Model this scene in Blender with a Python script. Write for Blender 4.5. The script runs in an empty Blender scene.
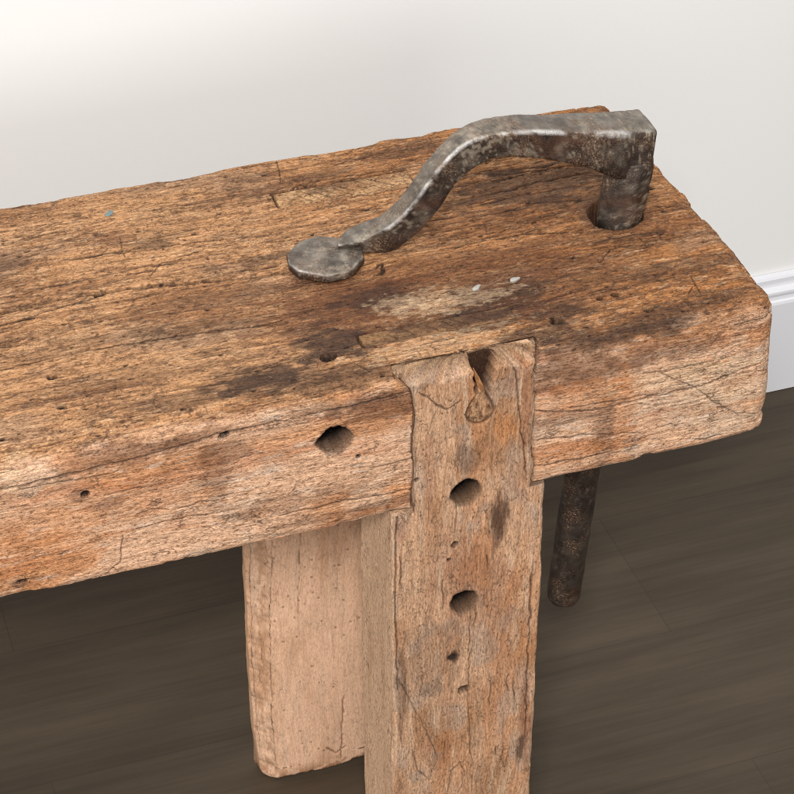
import bpy, math
import numpy as np
from mathutils import Matrix, Vector, noise as mn

scene = bpy.context.scene
H = 0.45                                   # height of the bench top above the floor (world z = bench z + H)

# ------------------------------------------------------------------ camera
FOC, YAW, PITCH = 2.218, 0.328, 0.651
CAM = np.array([-0.522, -0.888, 0.701])    # in bench coordinates (origin: right front corner of the top)
FWD = np.array([math.sin(YAW)*math.cos(PITCH), math.cos(YAW)*math.cos(PITCH), -math.sin(PITCH)])
RGT = np.array([math.cos(YAW), -math.sin(YAW), 0.0])
UPV = np.cross(RGT, FWD)
cd = bpy.data.cameras.new("camera")
cam = bpy.data.objects.new("camera", cd)
scene.collection.objects.link(cam)
cd.sensor_width = 36.0
cd.lens = FOC/0.794*36.0
cd.clip_start, cd.clip_end = 0.02, 50
cam.matrix_world = Matrix((
    (RGT[0], UPV[0], -FWD[0], CAM[0]), (RGT[1], UPV[1], -FWD[1], CAM[1]),
    (RGT[2], UPV[2], -FWD[2], CAM[2]+H), (0, 0, 0, 1)))
scene.camera = cam

# ------------------------------------------------------------------ light
scene.view_settings.view_transform = 'Standard'
scene.view_settings.look = 'None'
scene.view_settings.exposure = 0.0
scene.view_settings.gamma = 1.0
scene.cycles.filter_width = 1.05
w = bpy.data.worlds.new("World"); scene.world = w; w.use_nodes = True
w.node_tree.nodes['Background'].inputs[0].default_value = (1.0, 0.995, 0.985, 1)
w.node_tree.nodes['Background'].inputs[1].default_value = 0.22

def area(name, loc, target, size, power, col, spread=180):
    l = bpy.data.lights.new(name, 'AREA'); l.shape = 'RECTANGLE'
    l.size, l.size_y = size; l.energy = power; l.color = col; l.spread = math.radians(spread)
    o = bpy.data.objects.new(name, l); scene.collection.objects.link(o)
    o.location = loc
    o.rotation_euler = (Vector(target)-Vector(loc)).to_track_quat('-Z', 'Y').to_euler()
area("key_softbox", (-0.85, -1.55, 2.0), (-0.2, 0.05, 0.40), (0.40, 0.40), 58, (1.0, 0.985, 0.97))
area("front_softbox", (-0.3, -2.5, 1.0), (-0.2, 0.1, 0.2), (1.8, 0.8), 22, (1.0, 0.985, 0.97))
area("side_fill", (-2.0, -0.75, 0.65), (-0.2, 0.0, 0.25), (0.8, 0.8), 1.7, (1.0, 0.985, 0.965), 70)  # unseen lamp added to brighten the front leg's left side
area("wall_fill", (0.0, -0.25, 2.2), (0.0, 0.40, 0.45), (3.2, 0.6), 17, (0.99, 1.0, 1.0))  # unseen lamp added overhead to brighten the wall

# ------------------------------------------------------------------ helpers
def lin(c):
    c = np.asarray(c, float)/255.0
    return np.where(c <= 0.04045, c/12.92, ((c+0.055)/1.055)**2.4)

def bp(u, v, axis, val):
    """where the point seen at (u, v) lies on one of the bench's planes, bench metres"""
    d = FWD + RGT*(u-397)/1000/FOC - UPV*(v-397)/1000/FOC
    return CAM + (val-CAM[axis])/d[axis]*d
def T(u, v):
    p = bp(u, v, 2, 0.0); return p[0]*1000, p[1]*1000       # (x, s) on the top, mm
def Fr(u, v):
    p = bp(u, v, 1, 0.0); return p[0]*1000, p[2]*1000       # (x, s) on the front, mm (s negative)

_tab = {}
def vn(x, y, seed):
    if seed not in _tab:
        _tab[seed] = np.random.RandomState(seed).rand(256, 256).astype(np.float32)
    R = _tab[seed]
    xi = np.floor(x).astype(np.int64); yi = np.floor(y).astype(np.int64)
    fx = (x-xi).astype(np.float32); fy = (y-yi).astype(np.float32)
    fx = fx*fx*fx*(fx*(fx*6-15)+10); fy = fy*fy*fy*(fy*(fy*6-15)+10)
    x0 = xi & 255; x1 = (xi+1) & 255; y0 = yi & 255; y1 = (yi+1) & 255
    a = R[x0, y0]*(1-fx)+R[x1, y0]*fx
    b = R[x0, y1]*(1-fx)+R[x1, y1]*fx
    return (a*(1-fy)+b*fy)*2-1
def fbm(x, y, seed, o=4, g=0.5):
    t = 0; a = 1.0; n = 0
    for i in range(o):
        t = t + a*vn(x*2**i+i*17.3, y*2**i+i*9.1, seed+i); n += a; a *= g
    return t/n*1.5
def worley(x, y, seed):
    """distance to the nearest scattered point and that point's random number"""
    R = np.random.RandomState(seed).rand(3, 256, 256).astype(np.float32)
    xi = np.floor(x).astype(np.int64); yi = np.floor(y).astype(np.int64)
    best = np.full(x.shape, 9.0, np.float32); rid = np.zeros(x.shape, np.float32)
    for dx in (-1, 0, 1):
        for dy in (-1, 0, 1):
            cx, cy = xi+dx, yi+dy
            a, b, c = R[0, cx & 255, cy & 255], R[1, cx & 255, cy & 255], R[2, cx & 255, cy & 255]
            d = np.hypot(cx+a-x, cy+b-y)
            m = d < best
            best = np.where(m, d, best); rid = np.where(m, c, rid)
    return best, rid
def ss(a, b, x):
    t = np.clip((x-a)/(b-a), 0, 1); return t*t*(3-2*t)
def mix(c, d, m):
    return c*(1-m[..., None]) + np.asarray(d)*m[..., None]
def seg_dist(X, S, pts):
    best = np.full(X.shape, 1e9); par = np.zeros(X.shape); n = len(pts)-1
    for i in range(n):
        (ax, ay), (bx, by) = pts[i], pts[i+1]
        dx, dy = bx-ax, by-ay
        t = np.clip(((X-ax)*dx+(S-ay)*dy)/(dx*dx+dy*dy), 0, 1)
        d = np.hypot(X-ax-t*dx, S-ay-t*dy)
        m = d < best; best = np.where(m, d, best); par = np.where(m, (i+t)/n, par)
    return best, par

def empty(name, loc, label, cat, group=None):
    o = bpy.data.objects.new(name, None); scene.collection.objects.link(o)
    o.location = loc; o.empty_display_size = 0.05
    o['label'] = label; o['category'] = cat
    if group: o['group'] = group
    return o
def link(name, me, mat, parent=None, mw=None, label=None):
    o = bpy.data.objects.new(name, me); scene.collection.objects.link(o)
    if mat: me.materials.append(mat)
    if parent: o.parent = parent
    if mw is not None:
        o.matrix_basis = mw
    if label: o['label'] = label
    return o
def grid_mesh(name, P, closed=True, col=None, caps=True, smooth=True):
    """P: (n, m, 3) rows of a tube; optional end fans"""
    n, m = P.shape[:2]
    idx = np.arange(n*m).reshape(n, m)
    if closed:
        nxt = np.roll(idx, -1, 1); a, b, c, d = idx[:-1], nxt[:-1], nxt[1:], idx[1:]
    else:
        a, b, c, d = idx[:-1, :-1], idx[:-1, 1:], idx[1:, 1:], idx[1:, :-1]
    quads = np.stack([a, b, c, d], -1).reshape(-1, 4)
    V = P.reshape(-1, 3); C = None if col is None else col.reshape(-1, 3)
    tris = np.zeros((0, 3), np.int64)
    if caps:
        c0, c1 = len(V), len(V)+1
        V = np.vstack([V, P[0].mean(0), P[-1].mean(0)])
        if C is not None: C = np.vstack([C, col[0].mean(0), col[-1].mean(0)])
        r0, r1 = idx[0], idx[-1]
        tris = np.vstack([np.stack([np.full(m, c0), np.roll(r0, -1), r0], -1),
                          np.stack([np.full(m, c1), r1, np.roll(r1, -1)], -1)])
    me = bpy.data.meshes.new(name)
    nl = len(quads)*4+len(tris)*3
    me.vertices.add(len(V)); me.loops.add(nl); me.polygons.add(len(quads)+len(tris))
    me.vertices.foreach_set('co', V.astype(np.float32).ravel())
    me.loops.foreach_set('vertex_index', np.concatenate([quads.ravel(), tris.ravel()]).astype(np.int32))
    me.polygons.foreach_set('loop_start', np.concatenate([np.arange(len(quads))*4, len(quads)*4+np.arange(len(tris))*3]).astype(np.int32))
    me.polygons.foreach_set('use_smooth', np.full(len(quads)+len(tris), smooth))
    me.update(calc_edges=True); me.validate()
    if C is not None:
        at = me.color_attributes.new('tint', 'FLOAT_COLOR', 'POINT')
        at.data.foreach_set('color', np.hstack([np.clip(C, 0, 1), np.ones((len(C), 1))]).astype(np.float32).ravel())
    return me

# ------------------------------------------------------------------ materials
def mat(name):
    m = bpy.data.materials.new(name); m.use_nodes = True
    nt = m.node_tree; return m, nt, nt.nodes['Principled BSDF']
def N(nt, t, **k):
    n = nt.nodes.new(t)
    for a, b in k.items(): setattr(n, a, b)
    return n
def noise_tex(nt, scale, stretch, detail=6, rough=0.6):
    tc = N(nt, 'ShaderNodeTexCoord'); mp = N(nt, 'ShaderNodeMapping'); mp.inputs['Scale'].default_value = stretch
    nz = N(nt, 'ShaderNodeTexNoise'); nz.inputs['Scale'].default_value = scale
    nz.inputs['Detail'].default_value = detail; nz.inputs['Roughness'].default_value = rough
    nt.links.new(tc.outputs['Object'], mp.inputs[0]); nt.links.new(mp.outputs[0], nz.inputs['Vector'])
    return nz.outputs['Fac']
def ramp(nt, src, stops):
    r = N(nt, 'ShaderNodeValToRGB'); e = r.color_ramp.elements
    while len(e) < len(stops): e.new(0.5)
    for el, (p, c) in zip(e, stops):
        el.position = p; el.color = (c, c, c, 1) if np.isscalar(c) else tuple(c)+(1,)
    nt.links.new(src, r.inputs[0]); return r.outputs[0]
def mixrgb(nt, a, b, fac, mode='MIX'):
    m = N(nt, 'ShaderNodeMix', data_type='RGBA', blend_type=mode)
    for sock, v in ((m.inputs[0], fac), (m.inputs[6], a), (m.inputs[7], b)):
        if hasattr(v, 'is_output'): nt.links.new(v, sock)
        elif np.isscalar(v): sock.default_value = v
        else: sock.default_value = tuple(v)+(1,)
    return m.outputs[2]

def wood_material(name, k=1.0, bump=0.8, hairs=1.0):
    """vertex tint of the timber x fine speckle, fibre hairlines and crackle"""
    m, nt, b = mat(name)
    at = N(nt, 'ShaderNodeAttribute', attribute_name='tint')
    fibre = noise_tex(nt, 820, (0.16, 1, 1), 6, 0.72)
    speck = noise_tex(nt, 980, (0.42, 1, 1), 5, 0.75)
    speck2 = noise_tex(nt, 2100, (0.6, 1, 1), 3, 0.75)
    patch = noise_tex(nt, 34, (0.5, 1, 1), 3, 0.55)
    hair = noise_tex(nt, 300, (0.07, 1, 1), 4, 0.6)
    c = at.outputs['Color']
    c = mixrgb(nt, c, ramp(nt, fibre, [(0.32, 0.58), (0.5, 1.0), (0.70, 1.2)]), k, 'MULTIPLY')
    c = mixrgb(nt, c, ramp(nt, speck, [(0.36, (0.26, 0.18, 0.13)), (0.46, (0.88, 0.85, 0.81)), (0.58, (1.08, 1.09, 1.11)), (0.70, (1.26, 1.28, 1.32))]), 0.9*k, 'MULTIPLY')
    c = mixrgb(nt, c, ramp(nt, speck2, [(0.36, (0.48, 0.40, 0.34)), (0.5, 1.0), (0.66, 1.16)]), 0.7*k, 'MULTIPLY')
    # chalky flecks
    mu = N(nt, 'ShaderNodeMath', operation='MULTIPLY')
    nt.links.new(ramp(nt, speck, [(0.60, 0.0), (0.70, 0.55*k)]), mu.inputs[0]); nt.links.new(ramp(nt, patch, [(0.42, 0.0), (0.62, 1.0)]), mu.inputs[1])
    c = mixrgb(nt, c, lin((224, 204, 184)), mu.outputs[0])
    # hairlines
    ab = N(nt, 'ShaderNodeMath', operation='SUBTRACT'); ab.inputs[1].default_value = 0.5; nt.links.new(hair, ab.inputs[0])
    a2 = N(nt, 'ShaderNodeMath', operation='ABSOLUTE'); nt.links.new(ab.outputs[0], a2.inputs[0])
    hl = N(nt, 'ShaderNodeMath', operation='MULTIPLY')
    nt.links.new(ramp(nt, a2.outputs[0], [(0.003, 0.6*k*hairs), (0.013, 0.0)]), hl.inputs[0]); nt.links.new(ramp(nt, patch, [(0.40, 0.15), (0.60, 1.0)]), hl.inputs[1])
    c = mixrgb(nt, c, (0.060, 0.032, 0.018), hl.outputs[0])
    # crackle across the grain
    tc = N(nt, 'ShaderNodeTexCoord'); mp = N(nt, 'ShaderNodeMapping'); mp.inputs['Scale'].default_value = (0.55, 1, 1)
    nt.links.new(tc.outputs['Object'], mp.inputs[0])
    dn = N(nt, 'ShaderNodeTexNoise'); dn.inputs['Scale'].default_value = 220; dn.inputs['Detail'].default_value = 4
    nt.links.new(mp.outputs[0], dn.inputs['Vector'])
    va = N(nt, 'ShaderNodeVectorMath', operation='MULTIPLY_ADD'); va.inputs[1].default_value = (0.010, 0.010, 0.010)
    nt.links.new(dn.outputs['Color'], va.inputs[0]); nt.links.new(mp.outputs[0], va.inputs[2])
    vo = N(nt, 'ShaderNodeTexVoronoi', feature='DISTANCE_TO_EDGE'); vo.inputs['Scale'].default_value = 130
    nt.links.new(va.outputs[0], vo.inputs['Vector'])
    cm = N(nt, 'ShaderNodeMath', operation='MULTIPLY')
    nt.links.new(ramp(nt, vo.outputs['Distance'], [(0.012, 0.7*k), (0.05, 0.0)]), cm.inputs[0])
    nt.links.new(ramp(nt, noise_tex(nt, 90, (0.6, 1, 1), 3), [(0.50, 0.0), (0.60, 1.0)]), cm.inputs[1])
    c = mixrgb(nt, c, (0.075, 0.040, 0.024), cm.outputs[0])
    nt.links.new(c, b.inputs['Base Color'])
    b.inputs['Roughness'].default_value = 0.72
    b.inputs['Specular IOR Level'].default_value = 0.25
    add = N(nt, 'ShaderNodeMath', operation='ADD'); nt.links.new(fibre, add.inputs[0]); nt.links.new(speck, add.inputs[1])
    su = N(nt, 'ShaderNodeMath', operation='SUBTRACT'); nt.links.new(add.outputs[0], su.inputs[0]); nt.links.new(hl.outputs[0], su.inputs[1])
    bu = N(nt, 'ShaderNodeBump'); bu.inputs['Strength'].default_value = bump; bu.inputs['Distance'].default_value = 0.0007
    nt.links.new(su.outputs[0], bu.inputs['Height']); nt.links.new(bu.outputs[0], b.inputs['Normal'])
    return m
WOOD = wood_material("weathered_oak")
WOOD_PLAIN = wood_material("plain_pale_oak", 0.42, 0.3, 0.15)
WOOD_LEG = wood_material("granular_oak", 0.85, 0.8, 0.3)

# ------------------------------------------------------------------ the setting: floor, wall, skirting
def plain(name, verts, faces, m, kind=None, parent=None, smooth=False):
    me = bpy.data.meshes.new(name); me.from_pydata(verts, [], faces); me.update()
    if smooth: me.polygons.foreach_set('use_smooth', [True]*len(me.polygons))
    o = link(name, me, m, parent)
    if kind: o['kind'] = kind
    return o

m, nt, b = mat("dark_plank_floor")
tc = N(nt, 'ShaderNodeTexCoord')
mp = N(nt, 'ShaderNodeMapping'); mp.inputs['Location'].default_value = (0.0, 0.0, 0)
nt.links.new(tc.outputs['Object'], mp.inputs[0])
br = N(nt, 'ShaderNodeTexBrick')
br.offset = 0.6; br.offset_frequency = 2
br.inputs['Scale'].default_value = 1.0; br.inputs['Mortar Size'].default_value = 0.0005
br.inputs['Mortar Smooth'].default_value = 0.2; br.inputs['Bias'].default_value = 0.0
br.inputs['Brick Width'].default_value = 1.18; br.inputs['Row Height'].default_value = 0.1376
br.inputs['Color1'].default_value = (0.0, 0.0, 0.0, 1); br.inputs['Color2'].default_value = (1, 1, 1, 1)
nt.links.new(mp.outputs[0], br.inputs['Vector'])
g1 = noise_tex(nt, 14, (0.22, 1.6, 1), 7, 0.62)
g2 = noise_tex(nt, 90, (0.06, 1.5, 1), 5, 0.6)
g4 = noise_tex(nt, 260, (0.035, 1.4, 1), 4, 0.65)
g3 = noise_tex(nt, 5, (0.5, 1.4, 1), 3, 0.5)
c = ramp(nt, g1, [(0.28, lin((58, 49, 39))), (0.5, lin((70, 60, 48))), (0.72, lin((81, 70, 56)))])
c = mixrgb(nt, c, ramp(nt, g2, [(0.3, 0.88), (0.55, 1.0), (0.75, 1.07)]), 1.0, 'MULTIPLY')
c = mixrgb(nt, c, ramp(nt, g4, [(0.34, 0.90), (0.5, 1.0), (0.68, 1.05)]), 1.0, 'MULTIPLY')
c = mixrgb(nt, c, ramp(nt, g3, [(0.3, 0.80), (0.7, 1.14)]), 1.0, 'MULTIPLY')
c = mixrgb(nt, c, ramp(nt, br.outputs['Color'], [(0, 0.93), (1, 1.06)]), 1.0, 'MULTIPLY')
c = mixrgb(nt, c, (0.026, 0.021, 0.016), mixrgb(nt, (0, 0, 0), (0.28, 0.28, 0.28), br.outputs['Fac']))
nt.links.new(c, b.inputs['Base Color'])
b.inputs['Roughness'].default_value = 0.55; b.inputs['Specular IOR Level'].default_value = 0.22
bu = N(nt, 'ShaderNodeBump'); bu.inputs['Strength'].default_value = 0.15; bu.inputs['Distance'].default_value = 0.0005
nt.links.new(g2, bu.inputs['Height']); nt.links.new(bu.outputs[0], b.inputs['Normal'])
FLOOR_M = m
# seams fall at y = 0.2007 + k*0.1376 ; the floor object's origin carries the phase
fl = plain("floor", [(-2.5, -2.4, 0), (2.5, -2.4, 0), (2.5, 0.46, 0), (-2.5, 0.46, 0)], [(0, 1, 2, 3)], FLOOR_M, 'structure')
mp.inputs['Location'].default_value = (2.766, -0.2007+0.1376*20, 0)

m, nt, b = mat("painted_wall")
n1 = noise_tex(nt, 1.3, (1, 1, 1), 2)
c = mixrgb(nt, lin((229, 229, 228)), lin((226, 225, 222)), n1)
nt.links.new(c, b.inputs['Base Color']); b.inputs['Roughness'].default_value = 0.85
n2 = noise_tex(nt, 260, (1, 1, 1), 3)
bu = N(nt, 'ShaderNodeBump'); bu.inputs['Strength'].default_value = 0.16; bu.inputs['Distance'].default_value = 0.0005
nt.links.new(n2, bu.inputs['Height']); nt.links.new(bu.outputs[0], b.inputs['Normal'])
WALL_M = m
m, nt, b = mat("white_gloss_paint")
b.inputs['Base Color'].default_value = tuple(lin((216, 216, 220)))+(1,); b.inputs['Roughness'].default_value = 0.4
SKIRT_M = m
YW = 0.4585
plain("wall", [(-2.5, YW, 0), (2.5, YW, 0), (2.5, YW, 2.6), (-2.5, YW, 2.6),
               (-2.5, YW+0.1, 0), (2.5, YW+0.1, 0), (2.5, YW+0.1, 2.6), (-2.5, YW+0.1, 2.6)],
      [(0, 1, 2, 3), (5, 4, 7, 6), (3, 2, 6, 7), (0, 4, 5, 1), (1, 5, 6, 2), (4, 0, 3, 7)], WALL_M, 'structure')
prof = [(0.4455, 0.0005), (0.4455, 0.092), (0.4462, 0.0945), (0.4478, 0.0955), (0.4482, 0.0985), (0.4474, 0.1015), (0.4476, 0.1035),
        (0.4495, 0.1055), (0.452, 0.1065), (0.4525, 0.1090), (0.4523, 0.1135), (0.4535, 0.1155), (0.4580, 0.1163), (0.4580, 0.0005)]
xs = [-2.5, 2.5]; k = len(prof)
plain("skirting_board", [(x, y, z) for x in xs for y, z in prof],
      [(i, i+k, (i+1) % k+k, (i+1) % k) for i in range(k)]+[tuple(range(k)), tuple(range(2*k-1, k-1, -1))], SKIRT_M, 'structure')

# ------------------------------------------------------------------ a worn timber, as a fine grid wrapped round a box
def timber(L0, L1, W, Th, xs, ys, zs, rad, end_rings=(0.985, 0.96, 0.9, 0.75, 0.5, 0.2)):
    """box L0..L1 x 0..W x -Th..0 (mm). returns X, S, box point Q, surface P, normal Nn.
    S = y on the top face, z on the front face (negative)."""
    prof = [(0.0, z) for z in zs[:-1]]                  # front, bottom to top
    prof += [(y, 0.0) for y in ys[:-1]]                 # top, front to back
    nb = 14
    prof += [(W, -Th*t) for t in np.linspace(0, 1, nb)[:-1]]
    prof += [(W*(1-t), -Th) for t in np.linspace(0, 1, 3*nb)[:-1]]
    prof = np.array(prof); m_ = len(prof)
    s_ = np.where(prof[:, 0] == 0, prof[:, 1], np.where(prof[:, 1] == 0, prof[:, 0], W-prof[:, 1]))
    s_ = np.where((prof[:, 1] == -Th) & (prof[:, 0] > 0), W+Th+(W-prof[:, 0]), s_)
    rows = [(L0, k) for k in reversed(end_rings)]+[(x, 1.0) for x in xs]+[(L1, k) for k in end_rings]
    rx = np.array([r[0] for r in rows]); rk = np.array([r[1] for r in rows])
    cen = np.array([W/2, -Th/2])
    Y = cen[0]+(prof[None, :, 0]-cen[0])*rk[:, None]; Z = cen[1]+(prof[None, :, 1]-cen[1])*rk[:, None]
    X = np.repeat(rx[:, None], m_, 1); S = np.repeat(s_[None], len(rows), 0)
    cap = np.repeat((rk < 1)[:, None], m_, 1)
    Q = np.stack([X, Y, Z], -1)
    r = rad(X, Y, Z)
    lo = np.stack([L0+r, r, -Th+r], -1); hi = np.stack([L1-r, W-r, -r], -1)
    Cc = np.clip(Q, lo, hi); v = Q-Cc
    ln = np.linalg.norm(v, axis=-1, keepdims=True); n = v/np.maximum(ln, 1e-9)
    return X, S, Q, Cc+n*r[..., None], n, cap

def carve(D, X, S, pts, wid, depth, seed, wob=0.8, fade=0.12):
    """a crack: returns its mask (0..1), lowering D by depth"""
    off = wob*fbm(X/7, S/7, seed, 3)
    off2 = wob*fbm(X/7, S/7, seed+50, 3)
    d, t = seg_dist(X+off2*0.5, S+off, pts)
    wv = wid*(0.55+0.6*np.clip(fbm(t*9, t*0+seed, seed+3, 2)+0.5, 0, 1.3))*ss(0, fade, t)*ss(0, fade, 1-t)
    m_ = 1-ss(wv*0.5, wv*0.5+0.55, d)
    D -= depth*m_
    return m_
def hole(D, X, S, c, rx, ry, depth, seed, rot=0.0, irr=0.10):
    x, y = X-c[0], S-c[1]
    if rot: x, y = x*math.cos(rot)+y*math.sin(rot), -x*math.sin(rot)+y*math.cos(rot)
    a = np.arctan2(y, x)
    q = np.hypot(x/rx, y/ry)*(1+irr*fbm(np.cos(a)*1.3+5, np.sin(a)*1.3+5, seed, 3))
    m_ = 1-ss(1.0, 1.0+(0.7 if depth < 15 or depth > 60 else 0.12)/min(rx, ry), q)
    D -= depth*m_
    return m_, q
def bore(D, X, S, c, rx, ry, depth, seed, irr=0.12):
    """a bored hole with a clean wall: lowers D, returns (depth fraction, q, in-plane shifts)"""
    x, y = X-c[0], S-c[1]; a = np.arctan2(y, x)
    q = np.hypot(x/rx, y/ry)*(1+irr*fbm(np.cos(a)*1.6+5, np.sin(a)*1.6+5, seed, 4, .6))
    t = np.clip((1-q)/0.42, 0, 1)
    qn = np.where(q > 0.58, 1-0.05*t, 0.95*q/0.58)
    sc = np.where(q < 1, qn/np.maximum(q, 1e-3), 1.0)
    D -= depth*t
    return t, q, (sc-1)*x, (sc-1)*y
def blob(X, S, c, rx, ry, seed, ragged=0.55, soft=0.35, fx=11, fy=4):
    q = np.hypot((X-c[0])/rx, (S-c[1])/ry)+ragged*fbm(X/fx, S/fy, seed, 4)
    return 1-ss(1-soft, 1+soft, q)

UMBER, DARK, RUST = lin((74, 48, 36)), lin((34, 23, 18)), lin((150, 82, 44))

# ------------------------------------------------------------------ workbench
bench = empty("workbench", (-0.475, 0.1165, 0), "old rough timber workbench, a thick worn plank on stout pale legs", "workbench")
def place(offset):                         # bench coordinates -> the bench's own frame
    return Matrix.Translation(Vector((offset[0]+0.475, offset[1]-0.1165, offset[2]+H)))

NX0, NX1 = -211.2, -140.7                  # notch for the front leg (mm)
def notch_l(z):                            # flares at the very top left, as a worn dovetail
    return NX0 - 9.5*np.exp(-((z+1.0)/6.0)**2)*(z > -40) + 0.7*np.sin(z/6.0)
def notch_r(z):
    return NX1 + 3.0*np.exp(-((z+0.0)/10.0)**2) + 1.2*ss(-20, -90, z) + 0.5*np.sin(z/7.0+1)
def notch_back(z):
    return 10.5 + 0.22*np.clip(-z, 0, 100)

def slab():
    W_, T_ = 233.0, 95.0
    xs = np.concatenate([np.linspace(-950, -470, 60)[:-1], np.arange(-470, -30, 0.55), np.arange(-30, 5.01, 0.5)])
    ys = np.concatenate([np.arange(0, 226, 0.55), np.linspace(226, 233, 12)])
    zs = np.concatenate([np.linspace(-95, -80, 26)[:-1], np.arange(-80, 0.01, 0.55)]); zs[-1] = 0
    def rad(X, Y, Z):
        front_top = ss(-260, -430, X)*9 + 9.5 + 2.5*fbm(X/35, X*0+3.1, 11, 3)
        front_bot = 5.0 + 1.5*fbm(X/30, X*0+7.7, 12, 4)
        back_top = 4.0 + 1.8*fbm(X/40, X*0+1.7, 13, 4)
        tz = ss(-70, -25, Z); ty = ss(160, 60, Y)
        r = front_top*tz*ty + front_bot*(1-tz)*ty + back_top*(1-ty)
        end = ss(-40, -5, X)
        return np.clip(r*(1-end)+end*(7.0+3.0*ty*tz + 1.2*fbm(Y/20, Z/20, 14, 3)), 1.5, 30)
    X, S, Q, P, n, cap = timber(-950, 5, W_, T_, xs, ys, zs, rad)
    Yq, Zq = Q[..., 1], Q[..., 2]
    top = ss(-12, 3, S+5*fbm(X/16, S/9, 20, 4)) * (S < 240)          # 1 on top, 0 on the front face
    D = np.zeros_like(X)
    # --- large undulation, worn hollows
    und = fbm(X/130, S/60, 30, 3)
    D += 1.1*und*np.where(S > 240, 0.3, 1)
    # --- grain, warped
    swirl = (1-top)*(0.35+0.65*ss(-0.2, 0.6, fbm(X/90, S/60, 33, 2)))
    warp = 2.5*fbm(X/70, S/30, 31, 3) + swirl*9.0*fbm(X/55, S/26, 32, 3) + 0.01*X
    g = S+warp
    g1 = fbm(X/46, g/1.5, 35, 4, 0.6)
    g2 = fbm(X/120, g/6.5, 41, 3)
    g3 = fbm(X/17, g/0.95, 46, 3, 0.6)
    lines = np.abs(fbm(X/60, g/3.4, 51, 4, 0.55))                       # thin dark where near zero
    fib = 1-ss(0.0, 0.10, lines)
    fib *= ss(-0.35, 0.3, fbm(X/22, S/9, 56, 3))
    rough_zone = ss(-0.3, 0.5, fbm(X/50, S/25, 58, 3))
    D += (0.30*g1 + 0.22*g3)*(0.45+0.55*top) - 0.55*fib*(0.4+0.6*top)
    chk = ss(0.40, 0.75, fbm(X/14, g/1.25, 60, 3))*ss(-0.1, 0.5, fbm(X/45, S/20, 64, 2))      # short open checks in the top
    D -= 0.7*chk*top
    # --- colour
    tone = fbm(X/75, S/34, 70, 4)
    right = ss(-330, -60, X)
    Ct = mix(np.broadcast_to(lin((189, 142, 100)), X.shape+(3,)), lin((174, 117, 68)), np.clip(right*0.85+0.25*tone, 0, 1))
    Ct = mix(Ct, lin((142, 99, 66)), np.clip(ss(0.0, 0.9, tone+0.5*g2)*0.75, 0, 1))
    Ct = mix(Ct, lin((152, 122, 98)), ss(0.15, 0.8, fbm(X/60, S/22, 75, 3)-0.3*right)*0.55)
    Ct = mix(Ct, lin((192, 152, 114)), ss(0.35, 0.9, g1+0.5*fbm(X/30, S/10, 79, 2))*0.5)
    Cf = mix(np.broadcast_to(lin((217, 174, 141)), X.shape+(3,)), lin((206, 150, 108)), ss(0.0, 0.7, fbm(X/60, S/26, 82, 3)+0.45*ss(-330, -430, X)-0.1+0.25*right))
    Cf = mix(Cf, lin((212, 182, 156)), ss(0.05, 0.7, fbm(X/26, g/12, 86, 4)+0.25*ss(-80, -20, X))*0.6)
    Cf = mix(Cf, lin((178, 116, 78)), ss(0.15, 0.8, g2+0.35*fbm(X/20, S/9, 89, 3))*0.55)
    Cf = mix(Cf, lin((222, 200, 180)), ss(0.45, 0.8, fbm(X/16, g/2.2, 92, 4))*0.5)
    C = mix(Cf, np.array([0., 0, 0]), top)*1.0
    C = Cf*(1-top[..., None])+Ct*top[..., None]
    ring = (S+16*fbm(X/70, S/32, 84, 3)+2*fbm(X/15, S/9, 88, 2))/2.3
    C *= (1-(1-top)*0.16*ss(0.5, 1.0, np.sin(ring*2*np.pi))*ss(-.3, .4, fbm(X/40, S/20, 85, 2)))[..., None]
    C *= (1+0.12*np.clip(g1, -1.2, 1.2)+0.10*np.clip(g3, -1, 1))[..., None]
    C = mix(C, lin((108, 68, 42)), fib*(0.2+0.3*top))
    C = mix(C, lin((72, 47, 32)), chk*top*0.75)
    # grime film on the top, streaked
    C = mix(C, lin((92, 62, 43)), top*ss(0.1, 0.75, fbm(X/34, g/3.0, 95, 4)+0.25*fbm(X/90, S/40, 99, 2)+0.12*right)*0.36)
    gran = ss(.22, .62, fbm(X/4.2, S/1.9, 107, 4, .62)+.30*fbm(X/40, S/20, 112, 2)+.10*right)
    C = mix(C, lin((84, 56, 38)), top*gran*0.55); D -= 0.25*gran*top
    C = mix(C, lin((208, 170, 132)), top*ss(.30, .7, fbm(X/7, S/2.0, 118, 4, .6)+.2*fbm(X/60, S/30, 122, 2))*0.45)
    # --- stains with shapes of their own, and the arm's shadow painted in (position on the plank in pixels of the plan, then mm)
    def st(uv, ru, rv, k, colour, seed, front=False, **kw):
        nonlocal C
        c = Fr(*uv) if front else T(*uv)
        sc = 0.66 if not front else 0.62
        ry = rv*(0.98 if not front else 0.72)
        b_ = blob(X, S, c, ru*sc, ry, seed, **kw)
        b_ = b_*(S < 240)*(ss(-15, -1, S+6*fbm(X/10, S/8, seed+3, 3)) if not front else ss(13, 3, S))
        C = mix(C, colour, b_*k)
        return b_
    R1, U1 = lin((106, 66, 41)), lin((60, 42, 33))
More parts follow.
